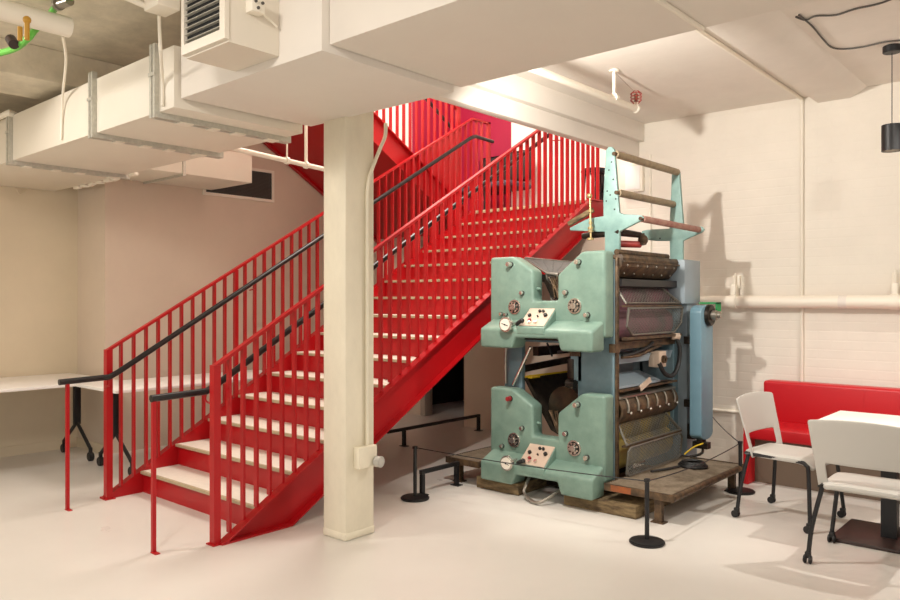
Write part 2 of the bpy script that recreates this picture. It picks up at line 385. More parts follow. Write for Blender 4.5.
# thin sprinkler pipe behind the duct
XP = -4.85
a, c = onX(214, 144, XP), onX(332, 171, XP)
a = Vector((XP, 3.02, a.z+(c.z-a.z)*(3.02-a.y)/(c.y-a.y)))
t = thing('sprinkler_pipe', 'thin white pipe on drop rods behind the column', 'pipe', (XP, a.y, a.z))
MB().cyl(a, c, .019, seg=14).done('pipe', 'wpipe', t)
for px, r in ((287, .007), (306, .013)):
    q = onX(px, 160, XP); zz = a.z+(c.z-a.z)*(q.y-a.y)/(c.y-a.y)
    m = MB(); m.cyl((XP, q.y, zz), (XP, q.y, CZ+.1), r, seg=10); m.cyl((XP, q.y-.012, zz), (XP, q.y+.012, zz), .03, seg=14)
    m.done('hanger_rod', 'wpipe', t)
# pipe along beam with caged sprinkler
XS = -2.72
a, c = onX(530, 68, XS), onX(636, 109, XS)
t = thing('sprinkler_pipe', 'white pipe with a caged sprinkler running beside the stepped beam', 'pipe', (XS, a.y, 3.0))
MB().tube([(XS, 3.1, a.z), (XS, c.y, c.z)], .026, seg=16).done('pipe', 'wpipe', t)
q = onX(614, 98, XS)
m = MB(); m.cyl((XS, q.y, q.z), (XS, q.y, CZ), .012, seg=10); m.cyl((XS, q.y, CZ-.012), (XS, q.y, CZ), .035, seg=14); m.cyl((XS, q.y-.014, q.z), (XS, q.y+.014, q.z), .036, seg=16); m.done('hanger_rod', 'wpipe', t)
m = MB(); m.ball((XS, c.y, c.z), .034); m.cyl((XS, c.y, c.z), (XS, c.y, c.z+.05), .018, seg=12); m.done('elbow', 'wpipe', t)
m = MB(); zc = c.z+.085
for k in range(6):
    an = k*PI/3; m.tube([(XS+.014*math.cos(an), c.y+.014*math.sin(an), zc-.05), (XS+.042*math.cos(an), c.y+.042*math.sin(an), zc-.02), (XS+.042*math.cos(an), c.y+.042*math.sin(an), zc+.03), (XS+.012*math.cos(an), c.y+.012*math.sin(an), zc+.055)], .0025, seg=5)
for zz in (-.02, .005, .03): m.tube([(XS+.042*math.cos(j*PI/8), c.y+.042*math.sin(j*PI/8), zc+zz) for j in range(17)], .0025, seg=5)
cg = m.done('cage', 'redtube', t)
m = MB(); m.cyl((XS, c.y, zc-.03), (XS, c.y, zc+.03), .013, seg=10); m.done('sprinkler_head', 'rust', t)
tag(MB().tube([(XS, q.y, CZ-.01), (XS-.02, c.y, c.z+.14)], .002, seg=5).done('wire', 'door'), 'thin wire from the pipe hanger to the caged sprinkler', 'wire')
# ceiling and wall conduits
tag(MB().tube([(-1.90, 2.9, CZ-.014), (-1.92, WY-.03, CZ-.014), (-1.92, WY-.016, CZ-.04), (-1.92, WY-.016, .4)], .013, seg=10).done('conduit_pipe', 'wpipe'), 'white conduit along the ceiling and down the brick wall to the bench', 'conduit')
p, q = onZ(656, -4, 2.585), onZ(708, 35, 2.585)
tag(MB().tube([(p.x, 2.2, 2.578), (p.x, 3.05, 2.578)], .011, seg=8).done('conduit_pipe', 'wpipe'), 'thin conduit crossing under the long bulkhead', 'conduit')
tag(MB().tube([(-3.27, WY-.012, CZ-.3), (-3.27, WY-.012, 1.9)], .009, seg=8).done('conduit_pipe', 'wpipe'), 'thin vertical conduit beside the white wall cabinet', 'conduit')
tag(MB().tube([(-4.0, WY-.012, .475), (-1.0, WY-.012, .475)], .013, seg=8).done('conduit_pipe', 'wpipe'), 'low horizontal conduit on the brick wall behind the bench', 'conduit')
b = thing('wall_cabinet', 'white box on the brick wall behind the press uprights', 'box', (-3.42, WY-.04, 2.5))
MB().box(-3.56, -3.33, WY-.06, WY, 2.48, 2.74, .004).done('casing', 'wpipe', b); MB().box(-3.50, -3.35, WY-.068, WY-.06, 2.50, 2.72, .003).done('cover', 'tabletop', b)
# big horizontal pipe on wall
t = thing('wall_pipe', 'thick white horizontal pipe clamped on the brick wall', 'pipe', (-1.5, 6.5, 1.44))
MB().cyl((-3.3, 6.51, 1.435), (3, 6.51, 1.435), .052, seg=24).done('pipe', 'wpipe', t)
for x in (-2.455, -1.235):
    m = MB(); m.cyl((x-.03, 6.51, 1.435), (x+.03, 6.51, 1.435), .058, seg=24); m.box(x-.02, x+.02, 6.50, 6.58, 1.48, 1.58, .004); m.box(x-.03, x+.03, 6.57, 6.6, 1.55, 1.66, .004)
    m.cyl((x, 6.54, 1.58), (x, 6.54, 1.68), .009, seg=8); m.done('clamp', 'wpipe', t)
m = MB(); m.cyl((-1.62, 6.51, 1.435), (-1.56, 6.51, 1.435), .0535, seg=24); m.done('collar', 'drywall', t)
# cables and pendant
def ceilcable(pts, lb):
    tag(MB().tube([onZ(x, y, CZ-.008) for x, y in pts], .0055, seg=6, smooth=5).done('loose_cable', 'grille'), lb, 'cable')
ceilcable([(796, 17), (806, 20), (816, 16), (836, 15), (855, 9), (878, 4), (900, -4), (925, -12)], 'upper dark cable looping across the ceiling at the right')
ceilcable([(799, 15), (812, 26), (822, 38), (831, 47), (843, 49), (862, 47), (885, 42), (905, 40), (930, 36)], 'lower dark cable bending across the ceiling above the pendant')
pc = onZ(892, 52, CZ-.04)
t = thing('pendant_lamp', 'black cylinder pendant lamp hanging above the table', 'lamp', (pc.x, pc.y, CZ))
MB().cyl((pc.x, pc.y, CZ-.045), (pc.x, pc.y, CZ), .055, seg=28, bev=.004).done('canopy', 'black', t)
zt = onY(892, 125, pc.y).z; zb = onY(892, 151, pc.y).z
MB().cyl((pc.x, pc.y, zt), (pc.x, pc.y, CZ-.04), .003, seg=6).done('cord', 'black', t)
m = MB(); m.tube([(pc.x, pc.y, zb), (pc.x, pc.y, zt)], .062, seg=28, cap=False); m.tube([(pc.x, pc.y, zb), (pc.x, pc.y, zt)], .057, seg=28, cap=False); m.cyl((pc.x, pc.y, zt-.003), (pc.x, pc.y, zt), .062, seg=28)
m.done('lamp_shade', 'black', t)
MB().cyl((pc.x, pc.y, zb+.03), (pc.x, pc.y, zb+.035), .05, seg=20).done('bulb', emit('lamp_glow', (255, 226, 190), 12), t)
# column conduit and box
tag(MB().tube([(-3.43, 3.30, 2.56), (-3.43, 3.295, 2.48), (-3.437, 3.26, 2.40), (-3.437, 3.19, 2.26), (-3.437, 3.155, 2.15), (-3.437, 3.15, 1.9), (-3.437, 3.15, .56)], .012, smooth=4).done('conduit_pipe', 'column'), 'painted conduit bending down the side of the white column', 'conduit')
b = thing('outlet_box', 'painted outlet box with a round cap low on the column', 'box', (-3.44, 3.14, .43))
MB().box(-3.455, -3.40, 3.05, 3.20, .43, .56, .006).done('casing', 'column', b)
m = MB(); m.cyl((-3.40, 3.185, .46), (-3.355, 3.195, .46), .034, seg=18, bev=.004); m.done('round_cap', 'chair', b)

# ================================================================ STAIR
RISE, RUN = .1645, .281
SL = RISE/RUN
Y0 = 2.755                    # first riser
NR = 15
XL, XR = -5.506, -4.005
def zstr(y): return SL*(y-2.46)          # top edge of the stringers
st = thing('staircase', 'red steel staircase with pale treads rising behind the white column', 'staircase', ((XL+XR)/2, Y0, 0))
for X, s in ((XL, -1), (XR, 1)):
    y1 = 6.69
    dv = .30                       # vertical depth
    def pr(x0, x1, top0, top1, yA, yB):  # sloped slab between offsets below the top edge
        return [(x0, yA, zstr(yA)-top0), (x0, yB, zstr(yB)-top0), (x0, yB, zstr(yB)-top1), (x0, yA, zstr(yA)-top1)], (x1-x0, 0, 0)
    ya = 2.462; yb = 2.46+dv/SL
    m = MB()
    # web
    m.prism([(X-.006, ya, 0), (X-.006, y1, zstr(y1)), (X-.006, y1+.2, zstr(y1)), (X-.006, y1+.2, zstr(y1)-dv+.05), (X-.006, y1, zstr(y1)-dv), (X-.006, yb, 0)], (.012, 0, 0))
    f0, f1 = (X, X+.06) if s > 0 else (X-.06, X)
    P, D = pr(f0, f1, 0, .014, ya+.02, y1); m.prism(P, D)
    P, D = pr(f0, f1, dv-.012, dv, yb, y1); m.prism(P, D)
    m.box(f0, f1, ya, yb, 0, .012)
    m.box(f0, f1, y1, y1+.2, zstr(y1)-.014, zstr(y1))
    m.done('stringer', 'red', st)
tr0 = None
for i in range(1, NR):
    z = i*RISE; y = Y0+(i-1)*RUN
    m = MB(); m.box(XL+.012, XR-.012, y-.0, y+.29, z-.022, z-.0, .003); o = m.done('tread', 'tread', st)
    m = MB(); m.box(XL+.012, XR-.012, y-.022, y, z-.022, z, .003); m.done('nosing', 'nosing', o)
for i in range(NR):
    y = Y0+i*RUN; m = MB(); m.box(XL+.008, XR-.008, y+.004, y+.016, i*RISE, (i+1)*RISE-.022); m.done('riser', 'red', st)
m = MB(); yl = Y0+(NR-1)*RUN; zl = NR*RISE
m.box(WX+.05, XR+.02, yl+.02, 8.18, zl-.03, zl); m.box(WX+.05, XR+.02, yl+.02, yl+.05, zl-.2, zl-.03); m.box(XR-.0, XR+.02, yl+.05, 8.18, zl-.16, zl-.03)
lo = m.done('landing', 'red', st)
m = MB(); m.box(XL+.012, XR-.012, yl-.022, yl+.02, zl-.03, zl+.003, .003); m.done('nosing', 'nosing', lo)
m = MB(); P = [(XL+.01, yb+.02, .0), (XL+.01, 6.7, zstr(6.7)-.295), (XL+.01, 6.7, zstr(6.7)-.285), (XL+.01, yb+.02, .01)]
m.prism(P, (XR-XL-.02, 0, 0)); m.done('soffit', 'red', st)
def zrail(y): return 1.075+SL*(y-2.46)
bar_me = None
def baluster(parent, X, y, z0, z1, shared={}):
    h = round(z1-z0, 3); key = h
    if key not in shared:
        m = MB(); m.box(-.017, .017, -.008, .008, 0, h)
        me = bpy.data.meshes.new('baluster'); m.bm.to_mesh(me); m.bm.free(); me.materials.append(M['red']); shared[key] = me
    o = bpy.data.objects.new('baluster', shared[key]); COL.objects.link(o); o.parent = parent
    o.location = Vector((X, y, z0))-world_loc(parent); return o
def sloped(X0, X1, ya, yb_, fz, t):
    return [(X0, ya, fz(ya)-t), (X0, yb_, fz(yb_)-t), (X0, yb_, fz(yb_)), (X0, ya, fz(ya))], (X1-X0, 0, 0)
for X, yend, side in ((XL, 6.66, 'L'), (XR, 6.70, 'R')):
    ys = 2.475 if side == 'L' else 2.43
    m = MB(); P, D = sloped(X-.02, X+.02, ys+.004, yend, zrail, .022); m.prism(P, D)
    m.box(X-.025, X+.025, ys, ys+.045, 0, zrail(ys+.01))
    m.box(X-.04, X+.04, ys-.015, ys+.06, 0, .008)
    zt = zrail(yend)
    if side == 'L':
        m.box(X-.02, X+.02, yend, 6.98, zt-.022, zt); m.box(X-.02, X+.02, 6.94, 6.98, zl, zt)
    else:
        m.box(X-.02, X+.02, yend, 7.3, zt-.022, zt); m.box(X-.02, X+.02, 7.26, 7.3, zl, zt)
    r = m.done('railing', 'red', st)
    y = ys+.116
    n = 0
    while y < yend-.02:
        if n in ((10, 32) if side == 'L' else (22,)):
            baluster(r, X, y, zstr(y)-.0, zrail(y)-.015); baluster(r, X, y+.016, zstr(y)-.0, zrail(y)-.015)
        else:
            baluster(r, X, y, zstr(y)-.0, zrail(y)-.015)
        y += .0965; n += 1
    while y < (6.93 if side == 'L' else 6.97):
        baluster(r, X, y, zl, zt-.015); y += .0965
    # handrail on the inner side
    XH = X+.076 if side == 'L' else X-.13
    zh = lambda yy: .90+SL*(yy-2.49)
    pts = [(XH, ys-(.35 if side == 'L' else .31), .885), (XH, 2.47, .895), (XH, 2.53, zh(2.53)), (XH, 6.55, zh(6.55))]
    if side == 'L': pts += [(XH, 6.63, zh(6.6)), (XH, 6.95, zh(6.6)-.01)]
    else: pts += [(XH, 6.6, zh(6.6))]
    m = MB(); m.tube(pts, .021, seg=12); h = m.done('handrail', 'rail', st)
    m = MB(); m.box(XH-.011, XH+.011, ys-.305, ys-.283, 0, .875); m.box(XH-.011, XH+.05, ys-.308, ys-.28, 0, .006); m.done('end_post', 'red', h)
    m = MB()
    for yy in (2.47, 3.7, 5.0, 6.2):
        zz = .895 if yy < 2.5 else zh(yy)
        m.tube([(XH, yy, zz-.015), (XH, yy, zz-.06), (X, yy, zz-.075)], .006, seg=8, smooth=4)
    m.done('handrail_bracket', 'red', h)

# upper flight
UX0, UX1 = -7.02, -5.60
def zu(y): return zl+SL*(6.66-y)
uf = thing('staircase', 'upper red stair flight climbing back towards the ducts above the landing', 'staircase', ((UX0+UX1)/2, 6.66, zl))
ye = 3.3
for X, s in ((UX0, -1), (UX1, 1)):
    m = MB()
    m.prism([(X-.006, ye, zu(ye)), (X-.006, 6.66, zu(6.66)), (X-.006, 6.66, zu(6.66)-.30), (X-.006, ye, zu(ye)-.30)], (.012, 0, 0))
    f0, f1 = (X, X+.05) if s > 0 else (X-.05, X)
    for a, b in ((0, .014), (.288, .30)):
        m.prism([(f0, ye, zu(ye)-a), (f0, 6.66, zu(6.66)-a), (f0, 6.66, zu(6.66)-b), (f0, ye, zu(ye)-b)], (f1-f0, 0, 0))
    m.done('stringer', 'red', uf)
m = MB(); m.prism([(UX0, ye, zu(ye)-.26), (UX0, 6.62, zu(6.62)-.26), (UX0, 6.62, zu(6.62)-.27), (UX0, ye, zu(ye)-.27)], (UX1-UX0, 0, 0)); m.done('soffit', 'red', uf)
for i in range(1, 12):
    z = zl+i*RISE; y = 6.32-(i-1)*RUN
    m = MB(); m.box(UX0+.01, UX1-.01, y-.29, y+.02, z-.034, z, .003); m.done('tread', 'tread', uf)
    m = MB(); m.box(UX0+.01, UX1-.01, y-.016, y-.004, z-RISE, z-.034); m.done('riser', 'red', uf)
m = MB(); zr = lambda y: 1.075+zu(y)
m.prism([(UX1-.02, ye, zr(ye)), (UX1-.02, 6.5, zr(6.5)), (UX1-.02, 6.5, zr(6.5)-.022), (UX1-.02, ye, zr(ye)-.022)], (.04, 0, 0))
m.box(UX1-.022, UX1+.022, 6.5, 6.545, zl, zr(6.5))
r = m.done('railing', 'red', uf)
y = 6.42
while y > ye:
    baluster(r, UX1, y, zu(y)-.0, zr(y)-.015); y -= .0965
m = MB(); m.tube([(UX1-.08, 6.5, zu(6.5)+.86), (UX1-.08, ye, zu(ye)+.86)], .02, seg=10); m.done('handrail', 'rail', uf)
a, c = onX(370, 171, -6.25), onX(431, 225.5, -6.25)
tag(MB().cyl(a, c, .014, seg=10).done('conduit_pipe', 'wpipe'), 'slanting thin white strip under the upper red stair flight', 'conduit')  # plain white rod drawn along a thin slanting line

# dark chairs glimpsed on the landing level
def landing_chair(px, Y, lab, back):
    c = onY(px, 200, Y); x = c.x
    t = thing('lounge_chair', lab, 'chair', (x, Y, zl), 'dark chairs on the landing level')
    m = MB(); m.box(x-.24, x+.24, Y-.24, Y+.24, zl+.40, zl+.48, .03, 3); m.done('seat', back, t)
    m = MB(); m.box(x-.23, x+.23, Y+.20, Y+.26, zl+.52, zl+.92, .05, 4); m.done('backrest', 'black', t)
    for dx in (-.2, .2):
        for dy in (-.2, .2):
            m = MB(); m.cyl((x+dx, Y+dy, zl), (x+dx*.95, Y+dy*.95, zl+.42), .012, seg=8); m.done('leg', 'black', t)
M['bluegrey'] = mat('blue_grey_fabric', (66, 64, 76), .8)
landing_chair(483, 7.85, 'dark chair with blue-grey seat on the landing before the magenta wall', 'bluegrey')
landing_chair(506, 7.75, 'dark chair on the landing in front of the edge of the magenta wall', 'bluegrey')
p = onY(601, 186, 7.6)
t = thing('bar_stool', 'black round-backed stool beyond the landing beside the press upright', 'stool', (p.x, 7.6, 2.455))
x = p.x
m = MB(); m.cyl((x, 7.60, p.z-.07), (x, 7.65, p.z-.07), .12, seg=26, bev=.02); m.done('backrest', 'black', t)
m = MB(); m.cyl((x, 7.45, 2.87), (x, 7.45, 2.92), .15, seg=24, bev=.015); m.done('seat', 'black', t)
for an in range(4):
    m = MB(); m.cyl((x+.13*math.cos(an*PI/2+.7), 7.45+.13*math.sin(an*PI/2+.7), 2.455), (x+.1*math.cos(an*PI/2+.7), 7.45+.1*math.sin(an*PI/2+.7), 2.88), .012, seg=8); m.done('leg', 'black', t)
m = MB(); m.box(x-.03, x+.03, 7.56, 7.6, 2.88, p.z-.07); m.done('back_support', 'black', t)

# ================================================================ PRINTING PRESS
pr_ = thing('printing_press', 'tall vintage teal printing press with two stacked inking units beside the stair', 'printing press', (-3.12, 5.1, 0))
XA, XB = -3.64, -2.63
YB, YL = 4.62, 4.47           # body front plane, lip front plane
def knob(parent, c, r, ln, m='chrome', nm='knob', mk='black'):
    k = MB(); k.cyl((c[0], c[1]+.004, c[2]), (c[0], c[1]-.008, c[2]), r*1.15, seg=18); ko = k.done(nm, mk, parent)
    k = MB(); k.cyl((c[0], c[1]-.006, c[2]), (c[0], c[1]-ln, c[2]), r, r*.92, seg=18, bev=.003); k.done('cap', m, ko)
def dial(parent, c, r):
    k = MB()
    k.cyl((c[0], c[1]+.003, c[2]), (c[0], c[1]-.012, c[2]), r, seg=28, bev=.003); o = k.done('dial', 'chrome', parent)
    k = MB(); k.cyl((c[0], c[1]-.012, c[2]), (c[0], c[1]-.015, c[2]), r*.82, seg=28); k.done('dial_face', 'grime', o)
    k = MB(); k.cyl((c[0], c[1]-.014, c[2]), (c[0], c[1]-.035, c[2]), r*.42, seg=16, bev=.003)
    for j in range(8):
        an = j*PI/4+.4; q = (c[0]+.62*r*math.cos(an), c[1]-.014, c[2]+.62*r*math.sin(an)); k.cyl(q, (q[0], q[1]-.008, q[2]), r*.15, seg=8)
    for j in range(3):
        an = j*2*PI/3+.9; k.box(c[0]+.32*r, c[0]+.72*r, c[1]-.02, c[1]-.014, c[2]-.1*r, c[2]+.1*r, rot=Matrix.Rotation(an, 4, 'Y'), pivot=c)
    k.done('dial_hub', 'chrome', o)
for dz, which in ((0, 'lower'), (1.005, 'upper')):
    P = lambda pts: [(x, YB, z+dz) for x, z in pts]
    m = MB()
    # two cheeks with a V notch and a solid bridge below it
    m.prism(P([(XA+.001, .18), (XA+.001, .775), (-3.42, .775), (-3.232, .662), (-3.232, .44), (-3.02, .44), (-3.02, .63), (-2.815, .79), (XB-.001, .79), (XB-.001, .18)]), (0, .135, 0), .024, 4)
    # projecting lip with an arch below and a sloping top
    def lp(y, zt): return [(XA+.022, y, .088+dz), (XA+.022, y, zt+dz), (XB-.012, y, zt+dz), (XB-.012, y, .088+dz), (-2.90, y, .088+dz), (-2.925, y, .172+dz), (-3.29, y, .168+dz), (-3.32, y, .088+dz)]
    m.loft(lp(YL, .232), lp(YB+.02, .305), .020, 4)
    h = m.done('front_housing', 'tealhi', pr_, ang=50)
    # inclined control panel
    m = MB(); x0, x1 = -3.265, -3.03
    m.prism([(x0, YB+.01, .385+dz), (x0, YL-.004, .245+dz), (x0, YL-.004, .20+dz), (x0, YB+.01, .20+dz)], (x1-x0, 0, 0), .004)
    m.done('panel_wedge', 'tealhi', h)
    sv = Vector((0, YL-YB-.014, -.14)).normalized(); nv = Vector((0, sv.z, -sv.y)); 
    if nv.y > 0: nv = -nv
    def onp(u, w, off): return Vector((x0+.008+u*(x1-x0-.016), YB+.01, .385+dz))+sv*(.008+w*.19)+nv*off
    m = MB(); m.prism([onp(0, 0, .001), onp(1, 0, .001), onp(1, 1, .001), onp(0, 1, .001)], nv*.004); cp = m.done('control_panel', 'cream', h)
    for (u, w, r, mm) in ((.5, .2, .011, 'rubber'), (.64, .2, .011, 'rubber'), (.2, .45, .014, 'rubber'), (.82, .42, .015, 'rubber'), (.55, .5, .006, 'rubber'), (.32, .72, .013, 'redknob'), (.38, .86, .012, 'chrome'), (.6, .82, .014, 'chrome')):
        k = MB(); a = onp(u, w, .004); k.cyl(a, a+nv*.018, r, seg=12, bev=.002); k.done('button', mm, cp)
    # dials and knobs (x, z on the body plane)
    def at(px, py, Y=YB): q = onY(px, py, Y); return (q.x, Y, q.z)
    if dz > 0:
        dl = [(515, 307), (575, 306)]; kn = [(511, 264.5, .019, .05, 'chrome'), (522.5, 293, .016, .03, 'chrome'), (566, 292.5, .018, .03, 'chrome'), (579, 262, .019, .045, 'chrome'), (588, 315, .017, .045, 'chrome'), (502, 314, .013, .03, 'chrome'), (506.5, 314.5, .012, .03, 'chrome')]; gg = (506.5, 324.5)
    else:
        dl = [(514.5, 440), (574.5, 448)]; kn = [(510.5, 398.5, .019, .045, 'redknob'), (522.5, 428, .016, .03, 'chrome'), (566, 433.5, .017, .03, 'chrome'), (578, 404.5, .019, .05, 'chrome'), (587, 457.5, .018, .03, 'chrome'), (502.5, 446, .016, .03, 'chrome')]; gg = (507.5, 463)
    for q in dl: dial(h, at(*q), .056)
    for q in kn: knob(h, at(q[0], q[1]), q[2], q[3], q[4])
    c = onY(gg[0], gg[1], YL-.03)
    k = MB(); k.cyl((c.x, YL+.12, c.z), (c.x, YL-.05, c.z), .016, seg=12); k.cyl((c.x, YL-.02, c.z), (c.x, YL-.05, c.z), .055, seg=30, bev=.005); g_ = k.done('gauge', 'chrome', h)
    k = MB(); k.cyl((c.x, YL-.05, c.z), (c.x, YL-.053, c.z), .043, seg=30); k.done('gauge_face', 'gaugeface', g_)
    k = MB(); k.box(c.x-.03, c.x+.03, YL-.055, YL-.053, c.z-.002, c.z+.002, rot=Matrix.Rotation(.3, 4, 'Y')); k.ball((c.x, YL-.055, c.z), .006, sc_=(1, .5, 1)); k.done('gauge_needle', 'black', g_)
    k = MB(); k.tube([(c.x+.05, YL+.03, c.z+.0), (c.x+.085, YL+.0, c.z+.015), (c.x+.125, YL-.01, c.z+.03)], .014, seg=10, smooth=3); k.ball((c.x+.125, YL-.01, c.z+.03), .018); k.done('lever', 'rubber', h)
    k = MB(); k.cyl((-3.234, YB+.06, .63+dz-.1), (-3.215, YB+.06, .63+dz-.1), .012, seg=10); k.cyl((-3.215, YB+.06, .53+dz), (-3.20, YB+.06, .53+dz), .007, seg=8); k.done('notch_bolt', 'tealhi', h)

# near and far frame plates with a window
def frame_plate(y0, y1, zt, name, m_):
    m = MB()
    m.box(-3.60, -3.43, y0, y1, .10, zt, .004); m.box(-2.93, -2.635, y0, y1, .10, zt, .004)
    m.box(-3.45, -2.90, y0, y1, .10, .42); m.box(-3.45, -2.90, y0, y1, 1.13, 1.40)
    m.box(-2.99, -2.90, y0, y1, .86, 1.14, rot=Matrix.Rotation(.0, 4, 'Y'))
    return m.done(name, m_, pr_)
frame_plate(4.755, 4.80, 1.74, 'side_frame', 'teal')
frame_plate(5.71, 5.80, 1.74, 'side_frame', 'teal')
m = MB(); m.box(-2.66, -2.618, 4.77, 4.802, .11, 1.75, .003); m.box(-2.66, -2.612, 4.73, 4.80, 1.08, 1.14); m.done('edge_strip', 'rust', pr_)
m = MB(); m.box(-3.6, -2.56, 5.80, 6.0, .12, 1.75, .008); m.box(-2.70, -2.535, 5.70, 6.0, 1.42, 1.77, .006)
m.done('gear_housing', 'greybox', pr_)
# belt guard at the drive side
m = MB(); gx0, gx1, gy0, gy1 = -2.495, -2.40, 5.70, 5.93
yc = (gy0+gy1)/2; rr = (gy1-gy0)/2
pts = []
for j in range(13): pts.append((gx0, yc-rr*math.cos(PI*j/12), 1.35+.06*math.sin(PI*j/12)))
for j in range(13): pts.append((gx0, yc+rr*math.cos(PI*j/12), .40-.05*math.sin(PI*j/12)))
m.prism(pts, (gx1-gx0, 0, 0), .006, 2); bg = m.done('belt_guard', 'guard', pr_)
m = MB(); m.cyl((gx1-.01, yc+.02, 1.33), (gx1+.03, yc+.02, 1.33), .085, seg=28, bev=.006); pu = m.done('pulley', 'grime', bg)
m = MB(); m.cyl((gx1+.03, yc+.02, 1.33), (gx1+.075, yc+.02, 1.33), .04, seg=20, bev=.006); m.cyl((gx1+.075, yc+.02, 1.33), (gx1+.10, yc+.02, 1.33), .022, seg=14); m.done('hub', 'steel', bg)
m = MB(); m.box(-2.565, gx0+.005, 5.75, 5.9, .6, .66); m.box(-2.565, gx0+.005, 5.75, 5.9, 1.1, 1.16); m.box(-2.56, gx0, 5.80, 5.9, .34, .46); m.done('guard_bracket', 'grime', pr_)
m = MB(); m.box(gx0-.02, gx1+.03, 5.93, 6.02, 1.418, 1.432); m.box(gx1+.02, gx1+.03, 5.93, 6.02, 1.36, 1.43); m.done('green_bracket', 'green', pr_)
m = MB(); m.cyl((gx1-.06, yc-.02, .34), (gx1-.02, yc-.02, .34), .045, seg=16); m.box(gx1-.1, gx1+.02, yc-.05, yc+.02, .28, .33); m.tube([(gx1-.05, yc, .32), (gx1-.02, yc-.05, .25), (gx1-.1, yc-.1, .215)], .01, smooth=4); m.done('drive_linkage', 'grime', pr_)
m = MB(); m.tube([(-2.52, 5.66, .24), (-2.46, 5.70, .30), (-2.40, 5.74, .33)], .006, smooth=4); m.done('yellow_strap', 'yellow', pr_)

# plinth blocks, pedal
m = MB(); m.box(-3.70, -3.30, 4.53, 5.9, 0, .088, .006); m.done('base_block', 'wood', pr_)
m = MB(); m.box(-2.92, -2.36, 4.55, 5.9, 0, .088, .006); m.done('base_block', 'wood', pr_)
m = MB(); m.tube([(-3.23, 4.62, .20), (-3.21, 4.50, .10), (-3.2, 4.47, .05), (-3.09, 4.42, .02), (-3.02, 4.43, .03), (-2.95, 4.56, .10)], .011, smooth=5); m.done('pedal_bar', 'steel', pr_)
m = MB(); m.box(-3.3, -2.93, 4.9, 5.6, .02, .12); m.done('drip_tray', 'grime', pr_)

# upright plates with arms
def upright(Y, outline, holes, arm):
    m = MB(); m.prism([(p[0], Y, p[1]) for p in outline], (0, .028, 0), .004, 2)
    o = m.done('upright', 'tealplate', pr_, ang=50)
    m = MB()
    for (x, z) in holes: m.cyl((x, Y-.002, z), (x, Y+.004, z), .006, seg=8)
    if holes: m.done('bolt_holes', 'black', o)
    return o
YN, YF = 4.85, 5.74
def pz(px, py): q = onY(560+px/4.617, 130+py/4.617, YN); return (q.x, q.z)
near = [pz(*p) for p in ((207, 640), (206, 470), (150, 468), (46, 464), (43, 452), (130, 408), (200, 398), (199, 330), (205, 200), (211, 95), (222, 78), (238, 78), (250, 92), (262, 240), (272, 380), (290, 388), (372, 392), (384, 402), (378, 416), (290, 460), (274, 470), (272, 640))]
hol = [pz(*p) for p in ((238, 148), (226, 185), (246, 228), (218, 282), (258, 318), (214, 328), (252, 366), (232, 200+100))]
upright(YN, near, hol, 0)
def pf(px, py): q = onY(560+px/4.617, 130+py/4.617, YF); return (q.x, q.z)
far = [pf(*p) for p in ((508, 640), (506, 512), (440, 512), (385, 505), (372, 492), (378, 466), (400, 460), (505, 455), (508, 380), (516, 200), (524, 186), (540, 184), (550, 196), (560, 330), (568, 436), (600, 448), (655, 446), (664, 458), (655, 472), (590, 500), (567, 512), (566, 640))]
upright(YF, far, [pf(462, 500)], 0)
def roller(pa, pb, r, m_, nm='paper_roller'):
    a = onY(560+pa[0]/4.617, 130+pa[1]/4.617, YN+.02); c = onY(560+pb[0]/4.617, 130+pb[1]/4.617, YF)
    m = MB(); m.cyl(a, c, r, seg=18); o = m.done(nm, m_, pr_)
    dd = (c-a).normalized(); k = MB(); k.cyl(a-dd*.03, a+dd*.012, r*.55, seg=12); k.done('journal', 'rust', o); k = MB(); k.cyl(c-dd*.012, c+dd*.03, r*.55, seg=12); k.done('journal', 'rust', o)
roller((258, 112), (540, 195), .027, 'tan'); roller((268, 290), (522, 343), .027, 'tan')
roller((380, 410), (640, 460), .024, 'pinkroller')
# tubes, wooden bar and brass rod on the uprights
m = MB(); a = onY(618, 232, YN+.02); c = onY(640, 235, YN+.25); q = onY(645, 241, YN+.25); e2 = onY(610, 243.5, YN+.02)
m.tube([onY(583, 236, YN+.05), a, c], .022, seg=12); m.done('cross_tube', 'grime', pr_)
m = MB(); m.tube([e2, onY(640, 244.5, YN+.25)], .025, seg=12); m.done('cross_tube', 'redtube', pr_)
m = MB(); m.ball(onY(643, 240, YN+.25), .04, sc_=(1, .7, 1)); m.cyl(onY(641, 234, YN+.25), onY(643, 245, YN+.25), .026, seg=14); m.done('tube_elbow', 'rust', pr_)
m = MB(); a, c = onY(568.5, 226, YN-.03), onY(593, 211.5, YN-.03); dd = (c-a).normalized(); up = Vector((-dd.z, 0, dd.x)); up = up if up.z > 0 else -up
m.prism([a, c, c+up*.035, a+up*.035], (0, .03, 0), .004); m.done('wooden_bar', 'wood', pr_)
m = MB(); yr = YN-.05
pts = [onY(590, 198, yr), onY(591, 240, yr)]
m.cyl(pts[0], pts[1], .008, seg=10); m.ball(onY(589.5, 196, yr), .02)
for yy, r in ((211, .02), (223, .014), (228, .02), (231, .02), (239, .026)):
    c = onY(590.5, yy, yr); m.cyl(c+Vector((0, 0, -.008)), c+Vector((0, 0, .008)), r, seg=12)
m.done('adjusting_rod', 'brass', pr_)
# top deck behind the housings
m = MB(); m.box(-2.98, -2.70, 4.86, 5.7, 1.66, 1.72); m.box(-3.6, -3.5, 4.86, 5.7, 1.60, 1.66); m.done('top_deck', 'grime', pr_)
